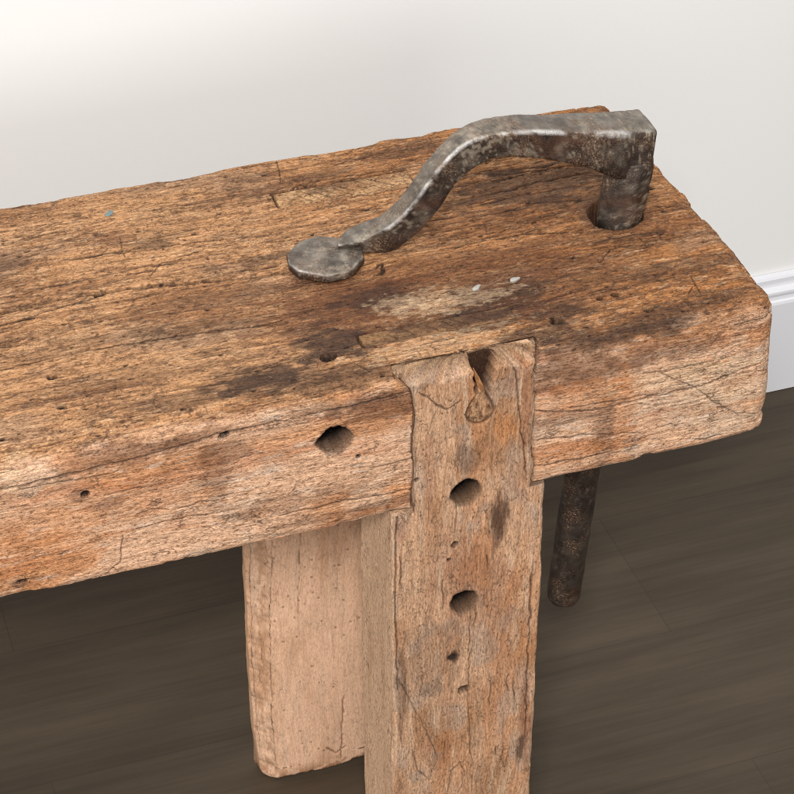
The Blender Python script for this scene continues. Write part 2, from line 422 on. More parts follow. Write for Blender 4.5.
    for i, (u, v, ru, rv, k, cc) in enumerate([
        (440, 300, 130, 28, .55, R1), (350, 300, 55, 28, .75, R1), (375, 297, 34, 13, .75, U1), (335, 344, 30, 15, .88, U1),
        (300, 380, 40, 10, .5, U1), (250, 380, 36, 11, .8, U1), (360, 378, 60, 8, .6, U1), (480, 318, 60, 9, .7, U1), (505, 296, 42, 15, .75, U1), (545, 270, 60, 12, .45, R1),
        (450, 268, 80, 12, .55, R1), (535, 184, 80, 22, .72, U1), (575, 200, 60, 14, .5, U1), (600, 235, 90, 14, .3, R1), (640, 200, 40, 20, .3, U1), (500, 225, 60, 14, .4, R1), (560, 300, 70, 12, .35, R1), (610, 275, 50, 10, .4, U1),  # broad umber patches under the arm: dirt plus the arm's shadow painted in
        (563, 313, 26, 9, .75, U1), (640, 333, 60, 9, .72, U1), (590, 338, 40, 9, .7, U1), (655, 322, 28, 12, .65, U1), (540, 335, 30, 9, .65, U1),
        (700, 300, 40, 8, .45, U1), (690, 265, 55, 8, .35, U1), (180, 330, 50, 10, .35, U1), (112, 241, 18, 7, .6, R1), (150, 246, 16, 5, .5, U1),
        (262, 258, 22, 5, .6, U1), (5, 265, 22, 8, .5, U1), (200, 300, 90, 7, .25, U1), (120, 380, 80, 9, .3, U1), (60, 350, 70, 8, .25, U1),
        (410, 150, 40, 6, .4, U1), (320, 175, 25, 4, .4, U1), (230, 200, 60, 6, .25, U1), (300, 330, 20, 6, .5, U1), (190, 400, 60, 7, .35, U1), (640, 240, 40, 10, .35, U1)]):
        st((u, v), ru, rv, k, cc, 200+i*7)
    O1 = lin((192, 126, 74))
    for i, (u, v, ru, rv, k, cc) in enumerate([
        (405, 402, 60, 10, .65, R1), (350, 405, 45, 8, .5, R1), (560, 372, 28, 18, .6, R1), (600, 365, 40, 14, .55, R1), (665, 350, 60, 10, .5, R1),
        (622, 425, 11, 60, .4, O1), (604, 430, 9, 55, .45, R1), (590, 395, 50, 14, .45, O1), (560, 455, 40, 10, .45, O1), (560, 420, 60, 8, .4, R1),
        (20, 560, 60, 26, .3, O1), (60, 520, 50, 30, .28, O1), (20, 583, 8, 4, .6, U1), (80, 495, 9, 6, .45, U1), (120, 455, 60, 10, .5, R1),
        (215, 470, 12, 30, .45, R1), (150, 500, 50, 14, .4, O1), (300, 500, 60, 9, .35, R1), (180, 440, 50, 6, .5, R1), (105, 505, 20, 5, .5, R1), (230, 452, 22, 10, .5, R1), (355, 510, 60, 5, .5, R1)]):
        st((u, v), ru, rv, k, cc, 500+i*7, True, fx=8, fy=5)
    # pale scuffs: chalky scratches at the far left and bare light wood
    for i, (u, v, ru, rv, k, f_) in enumerate([(12, 480, 7, 12, .4, 1), (18, 455, 7, 6, .3, 0), (455, 300, 46, 9, .32, 0), (410, 300, 34, 8, .3, 0), (470, 325, 40, 5, .2, 0), (435, 345, 60, 8, .25, 0), (720, 395, 40, 30, .25, 1), (680, 375, 60, 8, .4, 1)]):
        st((u, v), ru, rv, k, lin((226, 196, 160)), 800+i*5, bool(f_), ragged=0.8, fx=5, fy=2)
    # --- insect and nail pits
    d, rid = worley(X/9.0, g/4.2, 300)
    pit = (1-ss(0.055, 0.12, d))*(rid > 0.72)*(S < 240)
    d2, rid2 = worley(X/24.0, S/13.0, 301)
    pit2 = (1-ss(0.045, 0.08, d2))*(rid2 > 0.52)*(S < 240)
    pk = np.clip(pit*(0.15+0.85*top)+pit2*(0.45+0.55*top), 0, 1)
    D -= 1.2*pk
    C = mix(C, DARK*.6, pk*0.95)
    # saw and chisel nicks across the grain
    nick = (1-ss(0.02, 0.10, np.abs(fbm(X/3.2, S/16, 310, 2))))*ss(0.35, 0.6, fbm(X/18, S/14, 313, 2))*top
    D -= 0.35*nick; C = mix(C, UMBER, nick*0.45)
    # --- long cracks
    cr = []
    def ck(pts, f_, wid, dep, seed, **kw):
        cr.append(carve(D, X, S, [Fr(*p) if f_ else T(*p) for p in pts], wid if f_ else wid*1.7+(.3 if wid > .2 else 0), dep, seed, **kw))
    ck([(-20, 313), (15, 309), (60, 298), (110, 289), (160, 284), (210, 279), (250, 276), (290, 270)], 0, 1.2, 3.2, 400, fade=0.03, wob=0.6)
    ck([(0, 325), (60, 306), (130, 285)], 0, 0.3, 0.9, 402)
    ck([(-20, 497), (0, 491), (70, 474), (140, 456), (215, 435), (300, 418), (345, 408), (412, 391)], 1, 0.55, 1.8, 405, wob=0.6)
    ck([(532, 412), (590, 411), (640, 399), (700, 386), (772, 358)], 1, 0.55, 1.8, 410)
    ck([(532, 440), (580, 436), (640, 432)], 1, 0.15, .5, 412)
    ck([(660, 372), (690, 385), (716, 402), (735, 412), (755, 414)], 1, 0.02, 0.4, 414, fade=.4)
    ck([(274, 156), (279, 170), (280, 184)], 0, 0.05, 0.6, 416, fade=.35)
    ck([(280, 196), (300, 184), (345, 176), (390, 170), (425, 164)], 0, 0.5, 1.5, 418)
    ck([(92, 585), (120, 560), (122, 535)], 1, 0.02, 0.3, 422, fade=.4)
    ck([(280, 515), (340, 500), (410, 490)], 1, 0.35, 0.9, 428)
    ck([(120, 238), (123, 252), (126, 258)], 0, 0.02, 0.4, 430, fade=.4)
    ck([(150, 275), (160, 262), (185, 256)], 0, 0.1, 0.6, 432)
    ck([(355, 364), (371, 372)], 0, 0.1, 0.5, 434)
    ck([(600, 262), (610, 250), (620, 245)], 0, 0.05, 0.5, 436)
    ck([(690, 275), (700, 292)], 0, 0.2, 0.7, 438)
    ck([(688, 293), (694, 285)], 0, 0.1, 0.6, 440)
    ck([(440, 250), (520, 235), (590, 232)], 0, 0.3, 0.9, 442)
    ck([(470, 220), (540, 203), (590, 200)], 0, 0.4, 1.2, 444)
    ck([(375, 268), (382, 262), (383, 270), (374, 275)], 0, 0.7, 1.5, 446)
    ck([(485, 196), (530, 184), (590, 172)], 0, 0.7, 1.8, 448); ck([(478, 206), (520, 196), (560, 190)], 0, 0.5, 1.4, 450); ck([(500, 180), (550, 168), (600, 163)], 0, 0.5, 1.4, 452)
    ck([(375, 232), (420, 222), (465, 216)], 0, 0.3, 1.0, 454); ck([(60, 262), (140, 248), (230, 238), (280, 232)], 0, 0.35, 1.2, 456); ck([(-10, 372), (80, 352), (200, 332), (290, 322)], 0, 0.25, 1.0, 458)
    for i in range(60):                                                   # many small splits along the grain
        rs = np.random.RandomState(900+i)
        x0 = rs.uniform(-430, -20); s0 = rs.uniform(12, 225); ln = rs.uniform(12, 55)
        cr.append(carve(D, X, S, [(x0, s0), (x0+ln*0.5, s0+rs.uniform(-1, 1)), (x0+ln, s0+rs.uniform(-2, 2))], rs.uniform(.15, .4), rs.uniform(.5, 1.3), 950+i, fade=0.3))
    for i in range(14):
        rs = np.random.RandomState(700+i)
        x0 = rs.uniform(-430, -15); s0 = rs.uniform(-90, -8); ln = rs.uniform(15, 60)
        cr.append(carve(D, X, S, [(x0, s0), (x0+ln*0.5, s0+rs.uniform(-2, 2)), (x0+ln, s0+rs.uniform(-3, 3))], rs.uniform(.05, .2), rs.uniform(.3, .6), 750+i, fade=0.3))
    allc = np.clip(np.max(cr, axis=0), 0, 1)
    C = mix(C, DARK, allc*0.84)
    # --- holes; the shade inside them is painted in, black with depth
    h1, q1, bx1, bs1 = bore(D, X, S, Fr(335, 440), 9.4, 8.8, 30, 601)
    hs = [h1]
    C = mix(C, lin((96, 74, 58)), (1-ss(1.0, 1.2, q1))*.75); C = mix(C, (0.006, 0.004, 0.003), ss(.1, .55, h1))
    for (u, v, rx, ry, dp, f_) in [(328, 357, 4.0, 3.4, 12, 0), (557, 320, 3.2, 3.0, 12, 0), (649, 310, 2.2, 1.7, 6, 0), (224, 436, 2.3, 1.5, 6, 1), (85, 494, 2.0, 1.7, 4, 1),
                                    (615, 294, 1.8, 1.5, 5, 0), (600, 298, 1.3, 1.2, 4, 0), (52, 378, 2.2, 1.8, 4, 0), (62, 408, 1.8, 1.5, 4, 0), (358, 456, 0.9, 0.9, 3, 1), (99, 293, 2.4, 1.6, 4, 0), (22, 581, 1.8, 1.0, 4, 1)]:
        hh, q = hole(D, X, S, (Fr if f_ else T)(u, v), rx, ry, dp, int(u)+30)
        C = mix(C, DARK*.6, (1-ss(1.0, 1.0+.8/rx, q))*.85*(S < 240)); C = mix(C, DARK*.4, ss(0, .4, hh)*0.9)
    # shank hole and the two mortises for the leg tenons (pockets)
    hk, qk = hole(D, X, S, (-48.0, 109.0), 16.6, 15.8, 94, 640, irr=0.05)
    C = mix(C, lin((24, 16, 11)), ss(0, .2, hk)*0.95); C = mix(C, UMBER, (1-ss(1.0, 1.5, qk))*0.6)
    for (xa, xb, sa, sb) in MORT:
        mm = ss(xa-0.4, xa+0.4, X)*ss(xb+0.4, xb-0.4, X)*ss(sa-0.4, sa+0.4, S+0.5*fbm(X/9, S/9, 77, 3))*ss(sb+0.4, sb-0.4, S+0.5*fbm(X/9, S/9, 77, 3))*(S < 240)
        D = np.where(mm > 0, D*(1-mm)-9*mm, D); C = mix(C, DARK, mm*0.95); mo = ss(xa-1.6, xa-.2, X)*ss(xb+1.6, xb+.2, X)*ss(sa-1.4, sa-.2, S)*ss(sb+1.4, sb+.2, S)*(S < 240)*(1-mm); C = mix(C, UMBER, mo*.6*ss(-.5, .3, fbm(X/8, S/8, 78, 3)))
    # chips out of the back arris, the front arris and the right end
    bk = np.exp(-((S-233)/5.0)**2)
    chip = ss(0.1, 0.5, fbm(X/45, S/30, 650, 4, 0.5))
    D -= 1.6*bk*chip
    fb = np.exp(-((S+95)/5.0)**2)
    D -= 1.3*fb*ss(0.0, 0.7, fbm(X/22, S/12, 655, 4, 0.55))
    en = np.exp(-((X-5)/7.0)**2)*(S < 240)
    D -= 2.0*en*ss(0.0, 0.6, fbm(S/26, X/20, 660, 4, 0.55))
    D = np.where(S > 240, np.clip(D, -2, 2), D)
    D[cap] = np.clip(D[cap], -1.5, 1.5)
    P = P + n*D[..., None]
    P[..., 0] += bx1; P[..., 2] += bs1
    P[..., 0] -= 6.0*ss(40, 233, P[..., 1])*ss(-60, 0, P[..., 0])
    # --- the notch for the front leg
    z = P[..., 2]; x = P[..., 0]
    inn = (x > notch_l(z)) & (x < notch_r(z)) & (S < 60) | (x > notch_l(-95)) & (x < notch_r(-95)) & (S > 330)
    yb = notch_back(z)
    newy = np.where(inn & (P[..., 1] < yb), yb, P[..., 1])
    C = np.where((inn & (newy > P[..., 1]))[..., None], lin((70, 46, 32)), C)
    P[..., 1] = newy
    edge = np.minimum(np.abs(x-notch_l(z)), np.abs(x-notch_r(z)))
    C = mix(C, UMBER, (1-ss(0.2, 2.2, edge))*(S < 12)*0.35*(~inn)*ss(-.4, .5, fbm(S/14, X*0+2, 670, 3)))
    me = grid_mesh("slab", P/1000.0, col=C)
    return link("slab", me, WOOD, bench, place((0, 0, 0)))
MORT = []
def mort(a, b_, c, d):                     # corners in plan: front-left, front-right, back-left heights
    (xa, s1), (xb, _), (_, s2) = T(*a), T(*b_), T(*d)
    return (xa, xb, s1, s2)
MORT.append((-232.5, -148.0, 178.5, 196.5))
MORT.append((-229.0, -141.0, 31.0, 43.5))
slab_o = slab()

# ------------------------------------------------------------------ legs
def leg_matrix(x, y):                      # local x runs down, local y to the right, local z towards the viewer
    return Matrix(((0, 1, 0, x+0.475), (0, 0, -1, y-0.1165), (-1, 0, 0, H), (0, 0, 0, 1)))

def leg_fields(X, S, W_, seed, side, warm):
    warp = 2.0*fbm(X/60, S/25, seed, 3)+4*fbm(X/35, S/22, seed+4, 2)*0.4
    g = S+warp
    g1 = fbm(X/26, g/1.25, seed+8, 4, 0.62); g3 = fbm(X/9, g/0.9, seed+12, 3, 0.6); g2 = fbm(X/80, g/7, seed+16, 3)
    return g, g1, g2, g3

def front_leg():
    L, W_, T_ = 449.0, 91.0, 60.0          # mm; top of the leg = top of the bench
    xs = np.concatenate([np.arange(0, 350, 0.55), np.linspace(350, 449, 60)])
    ys = np.arange(0, 91.01, 0.55); ys[-1] = 91
    zs = np.concatenate([np.linspace(-60, 0, 76)])
    def rad(X, Y, Z):
        return np.clip(2.2+1.2*fbm(X/18, Y/30, 1100, 3)+3*ss(330, 449, X), 0.8, 8)
    X, S, Q, P, n, cap = timber(0, L, W_, T_, xs, ys, zs, rad)
    side = S < 0
    D = np.zeros_like(X)
    g, g1, g2, g3 = leg_fields(X, S, W_, 1110, side, 0)
    vis = (S < W_+2)
    face = ss(-3, 1, S)*vis
    D += 0.5*fbm(X/60, S/30, 1130, 3) + 0.24*g1*(0.4+0.6*face) + 0.2*g3*(0.3+0.7*face)
    lines = np.abs(fbm(X/45, g/3.0, 1135, 4)); fib = (1-ss(0, 0.09, lines))*ss(-0.3, 0.4, fbm(X/18, S/8, 1140, 3))
    D -= 0.2*fib*(0.3+0.7*face)
    C = mix(np.broadcast_to(lin((198, 158, 126)), X.shape+(3,)), lin((172, 130, 97)), ss(-0.2, 0.8, fbm(X/55, S/22, 1150, 4)))
    C = mix(C, lin((186, 126, 80)), ss(0.1, 0.8, fbm(X/70, S/16, 1154, 3)+0.1)*0.42)
    C = mix(C, lin((206, 176, 148)), ss(0.2, 0.8, fbm(X/30, g/3.5, 1158, 4))*0.55)
    C = mix(C, lin((168, 152, 138)), ss(0.15, 0.7, fbm(X/24, S/14, 1162, 3))*0.4)
    C *= (1+0.13*np.clip(g1, -1.2, 1.2)+0.12*np.clip(g3, -1, 1))[..., None]
    C = mix(C, lin((122, 74, 44)), fib*0.22)
    sc = mix(np.broadcast_to(lin((224, 186, 152)), X.shape+(3,)), lin((204, 162, 128)), ss(0, 0.9, .6*g2+0.4*g1))
    C = C*face[..., None]+sc*(1-face)[..., None]
    def lf(u, v):                          # (along, across) of a point seen on the front face
        p = bp(u, v, 1, 0.0); return -p[2]*1000, (p[0]+0.222)*1000
    def st(u, v, ru, rv, k, cc, seed, **kw):
        nonlocal C
        b_ = blob(X, S, lf(u, v), rv*0.72, ru*0.6, seed, **kw)*vis*(S > -4)
        C = mix(C, cc, b_*k)
    R1, U1, O1 = lin((134, 80, 50)), lin((84, 60, 46)), lin((186, 122, 68))
    kw = dict(fx=12, fy=4)
    for i, (u, v, ru, rv, k, cc) in enumerate([
        (505, 430, 12, 16, 0.51, O1), (527, 410, 5, 50, 0.48, R1), (500, 520, 11, 16, .8, U1), (497, 525, 5, 28, .6, U1), (525, 725, 6, 45, 0.58, R1), (520, 750, 4, 14, .8, U1),
        (475, 590, 40, 45, 0.31, R1), (455, 560, 30, 30, 0.27, R1), (430, 660, 30, 40, .3, U1), (430, 690, 16, 10, .35, U1), (500, 650, 20, 60, 0.20, R1), (470, 455, 14, 14, .45, U1),
        (430, 475, 8, 40, 0.27, R1), (402, 700, 5, 40, .5, U1), (400, 530, 6, 14, 0.34, R1), (440, 750, 14, 30, 0.24, R1), (453, 657, 6, 7, .9, U1), (520, 480, 12, 20, 0.24, R1), (515, 370, 8, 20, 0.27, R1)]):
        st(u, v, ru, rv, k, cc, 1200+7*i, **kw)
    cr = []
    for pts, wd, dp, sd in [([(398, 680), (415, 710), (430, 738), (438, 760)], .1, .5, 1), ([(448, 792), (452, 770), (460, 762), (465, 772), (458, 792)], .12, .5, 2), ([(412, 750), (418, 770), (428, 780), (436, 762)], .1, .4, 3),
                            ([(396, 510), (395, 600), (398, 690)], .6, 1.2, 4), ([(533, 560), (528, 650), (524, 740)], .6, 1.2, 5), 
                            ([(420, 392), (436, 405), (448, 410), (462, 400)], .5, .8, 8), ([(470, 610), (468, 700), (472, 760)], .1, .4, 10), ([(515, 355), (520, 420), (528, 480)], .4, 1.0, 12)]:
        cr.append(carve(D, X, S, [lf(*p) for p in pts], wd, dp, 1300+sd*6)*vis)
    pc_ = lf(480, 411)
    ring_ = [(pc_[0]+8.3*(1.0 if math.cos(t) < 0 else .95)*-math.cos(t)*(1.0 if math.cos(t) < 0 else 1.6), pc_[1]+8.0*math.sin(t)*(1.0 if math.cos(t) < 0 else 1-.5*math.cos(t))) for t in np.linspace(0.5, 2*np.pi-.5, 26)]
    cr.append(carve(D, X, S, ring_, .75, 2.5, 1390, wob=.35, fade=.02)*vis)
    for i in range(16):
        rs = np.random.RandomState(1400+i)
        x0, s0, ln = rs.uniform(10, 340), rs.uniform(2, 88), rs.uniform(6, 30)
        cr.append(carve(D, X, S, [(x0, s0), (x0+ln*.5, s0+rs.uniform(-1, 1)), (x0+ln, s0+rs.uniform(-1.5, 1.5))], rs.uniform(.15, .4), rs.uniform(.3, .8), 1450+i*3, fade=.3)*vis)
    C = mix(C, DARK, np.clip(np.max(cr, axis=0), 0, 1)*0.65)
    d, rid = worley(X/7.0, S/5.0, 1500)
    pk = (1-ss(0.05, 0.11, d))*(rid > 0.8)*vis
    D -= 0.6*pk; C = mix(C, DARK, pk*0.8)
    deep = np.zeros_like(X); bx_ = np.zeros_like(X); bs_ = np.zeros_like(X)
    for (u, v, rx, ry, dp, k, rot) in [(466, 492, 9.0, 8.8, 15.5, .55, 0), (464, 602, 8.4, 8.4, 15.5, .55, 0), (464, 690, 3.0, 3.2, 9, .7, 0), (455, 545, 1.8, 1.8, 5, .8, 0), (453, 657, 2.2, 2.6, 1.0, .5, 0), (417, 480, .9, .9, 3, .8, 0), (449, 560, .8, .8, 2, .8, 0)]:
        c = lf(u, v)
        if dp > 15:
            hh, q, b0, b1 = bore(D, X, S, c, rx, ry, 28, int(v)+1600); bx_ += b0*vis; bs_ += b1*vis
        else:
            hh, q = hole(D, X, S, c, rx, ry, dp, int(v)+1600, irr=0.12)
            C = mix(C, DARK*.7, (1-ss(1.0, 1.0+.9/rx, q))*vis*min(1.0, k+.15))
        hh = hh*vis
        if dp > 15: C = mix(C, lin((100, 78, 60)), (1-ss(1.0, 1.2, q))*vis*.75)
        C = mix(C, np.array([0.006, 0.004, 0.003]) if dp > 15 else DARK, ss(.1, .55, hh) if dp > 15 else hh*k)  # shade inside the peg holes painted in, darkening with depth
        if dp > 15: deep = np.maximum(deep, hh)
    D = np.where(cap, np.clip(D, -1.0, 0.6), D)
    D = np.where(vis, D, np.clip(D, -1, 1))
    P = P+n*D[..., None]
    P[..., 0] += bx_; P[..., 1] += bs_
    # worn, broken end grain at the top: lower than the slab towards the front edge
    lx = P[..., 0]; ly = P[..., 1]; lz = P[..., 2]
    dip = 7.0*ss(-11, 1.0, lz)*(1+0.35*fbm(ly/9, lz/9, 1650, 3)) + 0.8 + 0.8*fbm(ly/5, lz/5, 1655, 3)
    wt = ss(14, 0, lx)
    P[..., 0] = lx+dip*wt
    endg = ss(9, 2, lx)*vis
    C = mix(C, mix(np.broadcast_to(lin((150, 120, 90)), X.shape+(3,)), lin((98, 74, 54)), ss(-0.3, 0.6, fbm(ly/3, lz/3, 1660, 3))), endg*0.8)
    # upper part cut down to the lap that sits in the notch
    zz = -P[..., 0]; up = (Q[..., 0] < 96.6)
    xl = notch_l(zz)+222+0.6+0.6*fbm(zz/13, zz*0+4, 1670, 3); xr = notch_r(zz)+222-0.85-0.75*fbm(zz/13, zz*0+8, 1674, 3)
    P[..., 1] = np.where(up, np.clip(P[..., 1], xl, xr), P[..., 1])
    yb = notch_back(zz)-0.4
    P[..., 2] = np.where(up & (deep < 0.02), np.maximum(P[..., 2], -yb), P[..., 2])
    # the wedge slot broken out of the top
    ly = P[..., 1]
    cx = 52.3+0.03*zz; hw = np.interp(-zz, [0, 8, 24, 34, 39], [7.6, 6.6, 4.9, 3.0, 0.1])*(1+0.08*np.sin(zz*0.9))
    sl = (np.abs(ly-cx) < hw) & (zz > -39) & up
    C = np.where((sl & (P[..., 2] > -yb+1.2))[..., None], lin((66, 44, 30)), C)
    P[..., 2] = np.where(sl, np.minimum(P[..., 2], -yb+0.3), P[..., 2])
    C = mix(C, UMBER, (1-ss(0.3, 2.5, np.minimum(ly-xl, xr-ly)))*up*0.3*(S > -5))
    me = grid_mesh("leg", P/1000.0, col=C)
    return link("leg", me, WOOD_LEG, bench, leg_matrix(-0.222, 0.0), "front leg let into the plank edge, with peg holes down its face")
fleg = front_leg()

def back_leg():
    L, W_, T_ = 352.0, 110.0, 21.0
    xs = np.concatenate([np.arange(0, 345, 0.8), np.linspace(345, 352, 12)])
    ys = np.arange(0, 110.01, 0.8); ys[-1] = 110
    zs = np.linspace(-21, 0, 28)
    def rad(X, Y, Z):
        return np.clip(2.5+1.0*fbm(X/25, Y/30, 2000, 3)+2.0*ss(325, 352, X), 1, 9)
    X, S, Q, P, n, cap = timber(0, L, W_, T_, xs, ys, zs, rad)
    vis = S < W_+2
    g, g1, g2, g3 = leg_fields(X, S, W_, 2010, None, 0)
    D = 0.9*fbm(X/70, S/40, 2020, 3)+0.14*g1+0.12*g3
    C = mix(np.broadcast_to(lin((219, 179, 148)), X.shape+(3,)), lin((200, 158, 126)), ss(-0.2, 0.8, fbm(X/80, S/26, 2030, 4)))
    C = mix(C, lin((212, 178, 150)), ss(0.2, 0.8, fbm(X/45, g/6, 2034, 4))*0.5)
    C *= (1+0.10*np.clip(g1, -1.2, 1.2)+0.07*np.clip(g3, -1, 1))[..., None]
    # hewn chamfer on the left arris: rougher, darker
    ch = np.exp(-((S-2)/11.0)**2)
    C = mix(C, lin((160, 118, 84)), ch*0.55*ss(-0.4, 0.4, fbm(X/8, S/5, 2040, 3)))
    C = mix(C, lin((208, 164, 128)), ss(-8, -14, S)*0.6*vis)
    D -= ch*1.6*np.abs(fbm(X/9, S/7, 2044, 3))
    cr = []
    for pts, wd, dp in [([(285, 62), (345, 60)], .5, 2.0), ([(20, 34), (120, 33), (200, 31)], .05, .4), ([(60, 12), (160, 13), (260, 11), (335, 10)], .3, 1.0), ([(60, -9), (180, -10), (330, -8)], .3, .8), ([(330, 48), (338, 56), (334, 64)], .8, 1.0)]:
        cr.append(carve(D, X, S, pts, wd, dp, 2100+int(pts[0][0])+int(pts[0][1])*3)*vis)
    for i in range(5):
        rs = np.random.RandomState(2200+i)
        x0, s0, ln = rs.uniform(10, 320), rs.uniform(-40, 90), rs.uniform(4, 22)
        cr.append(carve(D, X, S, [(x0, s0), (x0+ln*.5, s0+rs.uniform(-1, 1)), (x0+ln, s0+rs.uniform(-1.5, 1.5))], rs.uniform(.15, .35), rs.uniform(.3, .7), 2250+i*3, fade=.3)*vis)
    C = mix(C, lin((92, 58, 36)), np.clip(np.max(cr, axis=0), 0, 1)*0.7)
    d, rid = worley(X/10.0, S/7.0, 2300)
    pk = (1-ss(0.06, 0.12, d))*(rid > 0.82)*vis
    D -= 0.6*pk; C = mix(C, lin((84, 54, 34)), pk*0.7)
    ft = ss(337, 350, X)*ss(-0.1, 0.5, fbm(X/5, S/7, 2310, 3))
    C = mix(C, lin((140, 92, 58)), ft*0.7*vis)
    D = np.where(cap, np.clip(D, -1, 0.3), D)
    D = np.where(vis, D, np.clip(D, -1, 1))
    P = P+n*D[..., None]
    # chamfer: cut the left front arris with a sloping plane; slight belly on the left side
    cut = 13.0+1.8*fbm(P[..., 0]/40, P[..., 0]*0+3, 2320, 3)+1.2*fbm(P[..., 0]/9, P[..., 1]/12, 2322, 3)
    over = (P[..., 2]-(P[..., 1]-cut))*0.5
    o_ = np.clip(over, 0, None)
    P[..., 1] += o_; P[..., 2] -= o_
    P[..., 1] += np.where(vis, (W_*0.6-P[..., 1])/(W_*0.6)*np.clip(P[..., 1] < W_*0.6, 0, 1)*(3.0*ss(300, 352, P[..., 0])+1.2*np.sin(P[..., 0]/45)), 0)
    P[..., 1] += 6.0*(1-P[..., 0]/352.0)
    P[..., 0] -= np.where(P[..., 0] > 340, 1.6*np.clip(fbm(P[..., 1]/8, P[..., 2]/8, 2330, 3)+0.3, 0, 1.5), 0)
    me = grid_mesh("leg", P/1000.0, col=C)
    mw = leg_matrix(-0.2705, 0.150) @ Matrix.Translation((0.0975, 0, 0))
    return link("leg", me, WOOD_PLAIN, bench, mw, "back leg, paler and plainer, with a hewn chamfer")
bleg = back_leg()
for dx, dy, ln in ((-0.80, 0.0, 0), (-0.80, 0.15, 0)):             # the pair at the far end
    c = bleg.copy(); scene.collection.objects.link(c)
    c.parent = bench; c.matrix_basis = leg_matrix(dx, dy) @ Matrix.Translation((0.0975, 0, 0))
    c['label'] = "leg at the far end of the plank"

# through-tenon ends let into the top
def tenon(name, box, seed, parent, y0, paint):
    xa, xb, sa, sb = box
    L, W_, T_ = xb-xa-1.0, sb-sa-1.2, 7.0
    xs = np.arange(0, L, 0.5); xs = np.append(xs, L); ys = np.append(np.arange(0, W_, 0.5), W_); zs = np.linspace(-7, 0, 8)
    X, S, Q, P, n, cap = timber(0, L, W_, T_, xs, ys, zs, lambda X, Y, Z: 0.8+0*X)
    vis = (S < W_)
    lx, ly = P[..., 0], P[..., 1]
    D = 0.35*fbm(lx/12, ly/8, seed, 3)+0.25*fbm(lx/1.6, ly/1.6, seed+4, 3)
    C = mix(np.broadcast_to(lin(paint[0]), X.shape+(3,)), lin(paint[1]), ss(-0.4, 0.7, fbm(lx/10, ly/6, seed+8, 4)))
    C = mix(C, lin((84, 60, 42)), ss(0.2, 0.7, fbm(lx/2.4, ly/2.4, seed+12, 3))*0.55)
    rs = np.random.RandomState(seed); cr = []
    for i in range(paint[2]):                          # drying checks, all bowed the same way across the end grain
        x0 = L*(0.22+0.72*(i+0.5*rs.rand())/paint[2]); a = W_*(0.55+0.5*i/paint[2]); v0, v1 = rs.uniform(0, .3), rs.uniform(.65, 1.0)
        cr.append(carve(D, lx, ly, [(x0-a*v0-1.5*v0*v0, W_*v0), (x0-a*.5-.4, W_*.5), (x0-a*v1-1.5*v1*v1, W_*v1)], rs.uniform(.05, .35), .8, seed+20+3*i, wob=.5, fade=.35))
    C = mix(C, DARK, np.max(cr, axis=0)*0.75)
    C = mix(C, UMBER, blob(lx, ly, (L*.42, W_*.8), 16, 5, seed+90)*0.6)
    C = mix(C, UMBER, blob(lx, ly, (L*.85, W_*.6), 18, 6, seed+95)*paint[3])
    D = np.clip(D, -1.2, .5)
    P = P+n*(D*vis)[..., None]
    me = grid_mesh(name, P/1000, col=C)
    o = link(name, me, WOOD, parent)
    mw = place((xa/1000+0.0016, sa/1000+0.0006, -0.0009))
    o.matrix_basis = parent.matrix_basis.inverted() @ mw
    return o
tenon("tenon", MORT[0], 2400, bleg, 0, ((196, 156, 114), (166, 124, 86), 9, .15))
tenon("tenon", MORT[1], 2500, fleg, 0, ((146, 110, 76), (108, 80, 56), 6, .7))

# round plug and broken splinter in the wedge slot of the front leg
def lumpy(name, prof_pts, thick, mw, parent, c0, c1, seed, dome=1.5):
    """a rounded chip: outline in local x-y (mm), domed towards +z"""
    n_ = 40; a = np.linspace(0, 2*np.pi, n_, endpoint=False)
    pts = np.array([prof_pts(t) for t in a])
    rows = []
    cen = pts.mean(0)
    for k, z in [(0.2, 0), (1.0, 0)]:
        rows.append(np.column_stack([cen+(pts-cen)*k, np.full(n_, -thick)]))
    for k in [1.0, .97, .9, .8, .68, .55, .4, .25, .1]:
        rows.append(np.column_stack([cen+(pts-cen)*k, np.full(n_, (1-k**2)*dome-0.6*(k == 1.0))]))
    P = np.array(rows[:])
    P[2:, :, 2] += 0.35*fbm(P[2:, :, 0]/2.2, P[2:, :, 1]/2.2, seed, 3)
    C = mix(np.broadcast_to(lin(c0), P.shape), lin(c1), ss(-.4, .6, fbm(P[..., 0]/2.0, P[..., 1]/2.0, seed+5, 3)))
    me = grid_mesh(name, P/1000, col=C)
    o = link(name, me, WOOD, parent); o.matrix_basis = mw
    return o
pl = bp(480, 411, 1, 0.0)
def tear(t):
    r = 7.6
    x, y = -math.cos(t), math.sin(t)                    # local x is down the leg
    return np.array([x*r*(1.0 if x > 0 else 1.75), y*r*(1.0 if x > 0 else 1.0+0.55*x)])
lumpy("wooden_plug", tear, 9, Matrix.Translation((-pl[2], pl[0]+0.222, 0.0002)), fleg, (178, 138, 104), (120, 84, 58), 2600, 1.2)
s0, s1 = bp(474, 366, 1, 0.002), bp(486, 402, 1, 0.002)
def sliver(t):
    return np.array([9.5*math.cos(t), 1.5*math.sin(t)*(1+0.5*math.cos(t))])
mid = (s0+s1)/2
lumpy("splinter", sliver, 1.5, Matrix.Translation((-mid[2], mid[0]+0.222, -0.004)) @ Matrix.Rotation(0.30, 4, 'Z') @ Matrix.Rotation(-0.12, 4, 'Y'), fleg, (178, 128, 84), (140, 96, 60), 2650, 0.6)

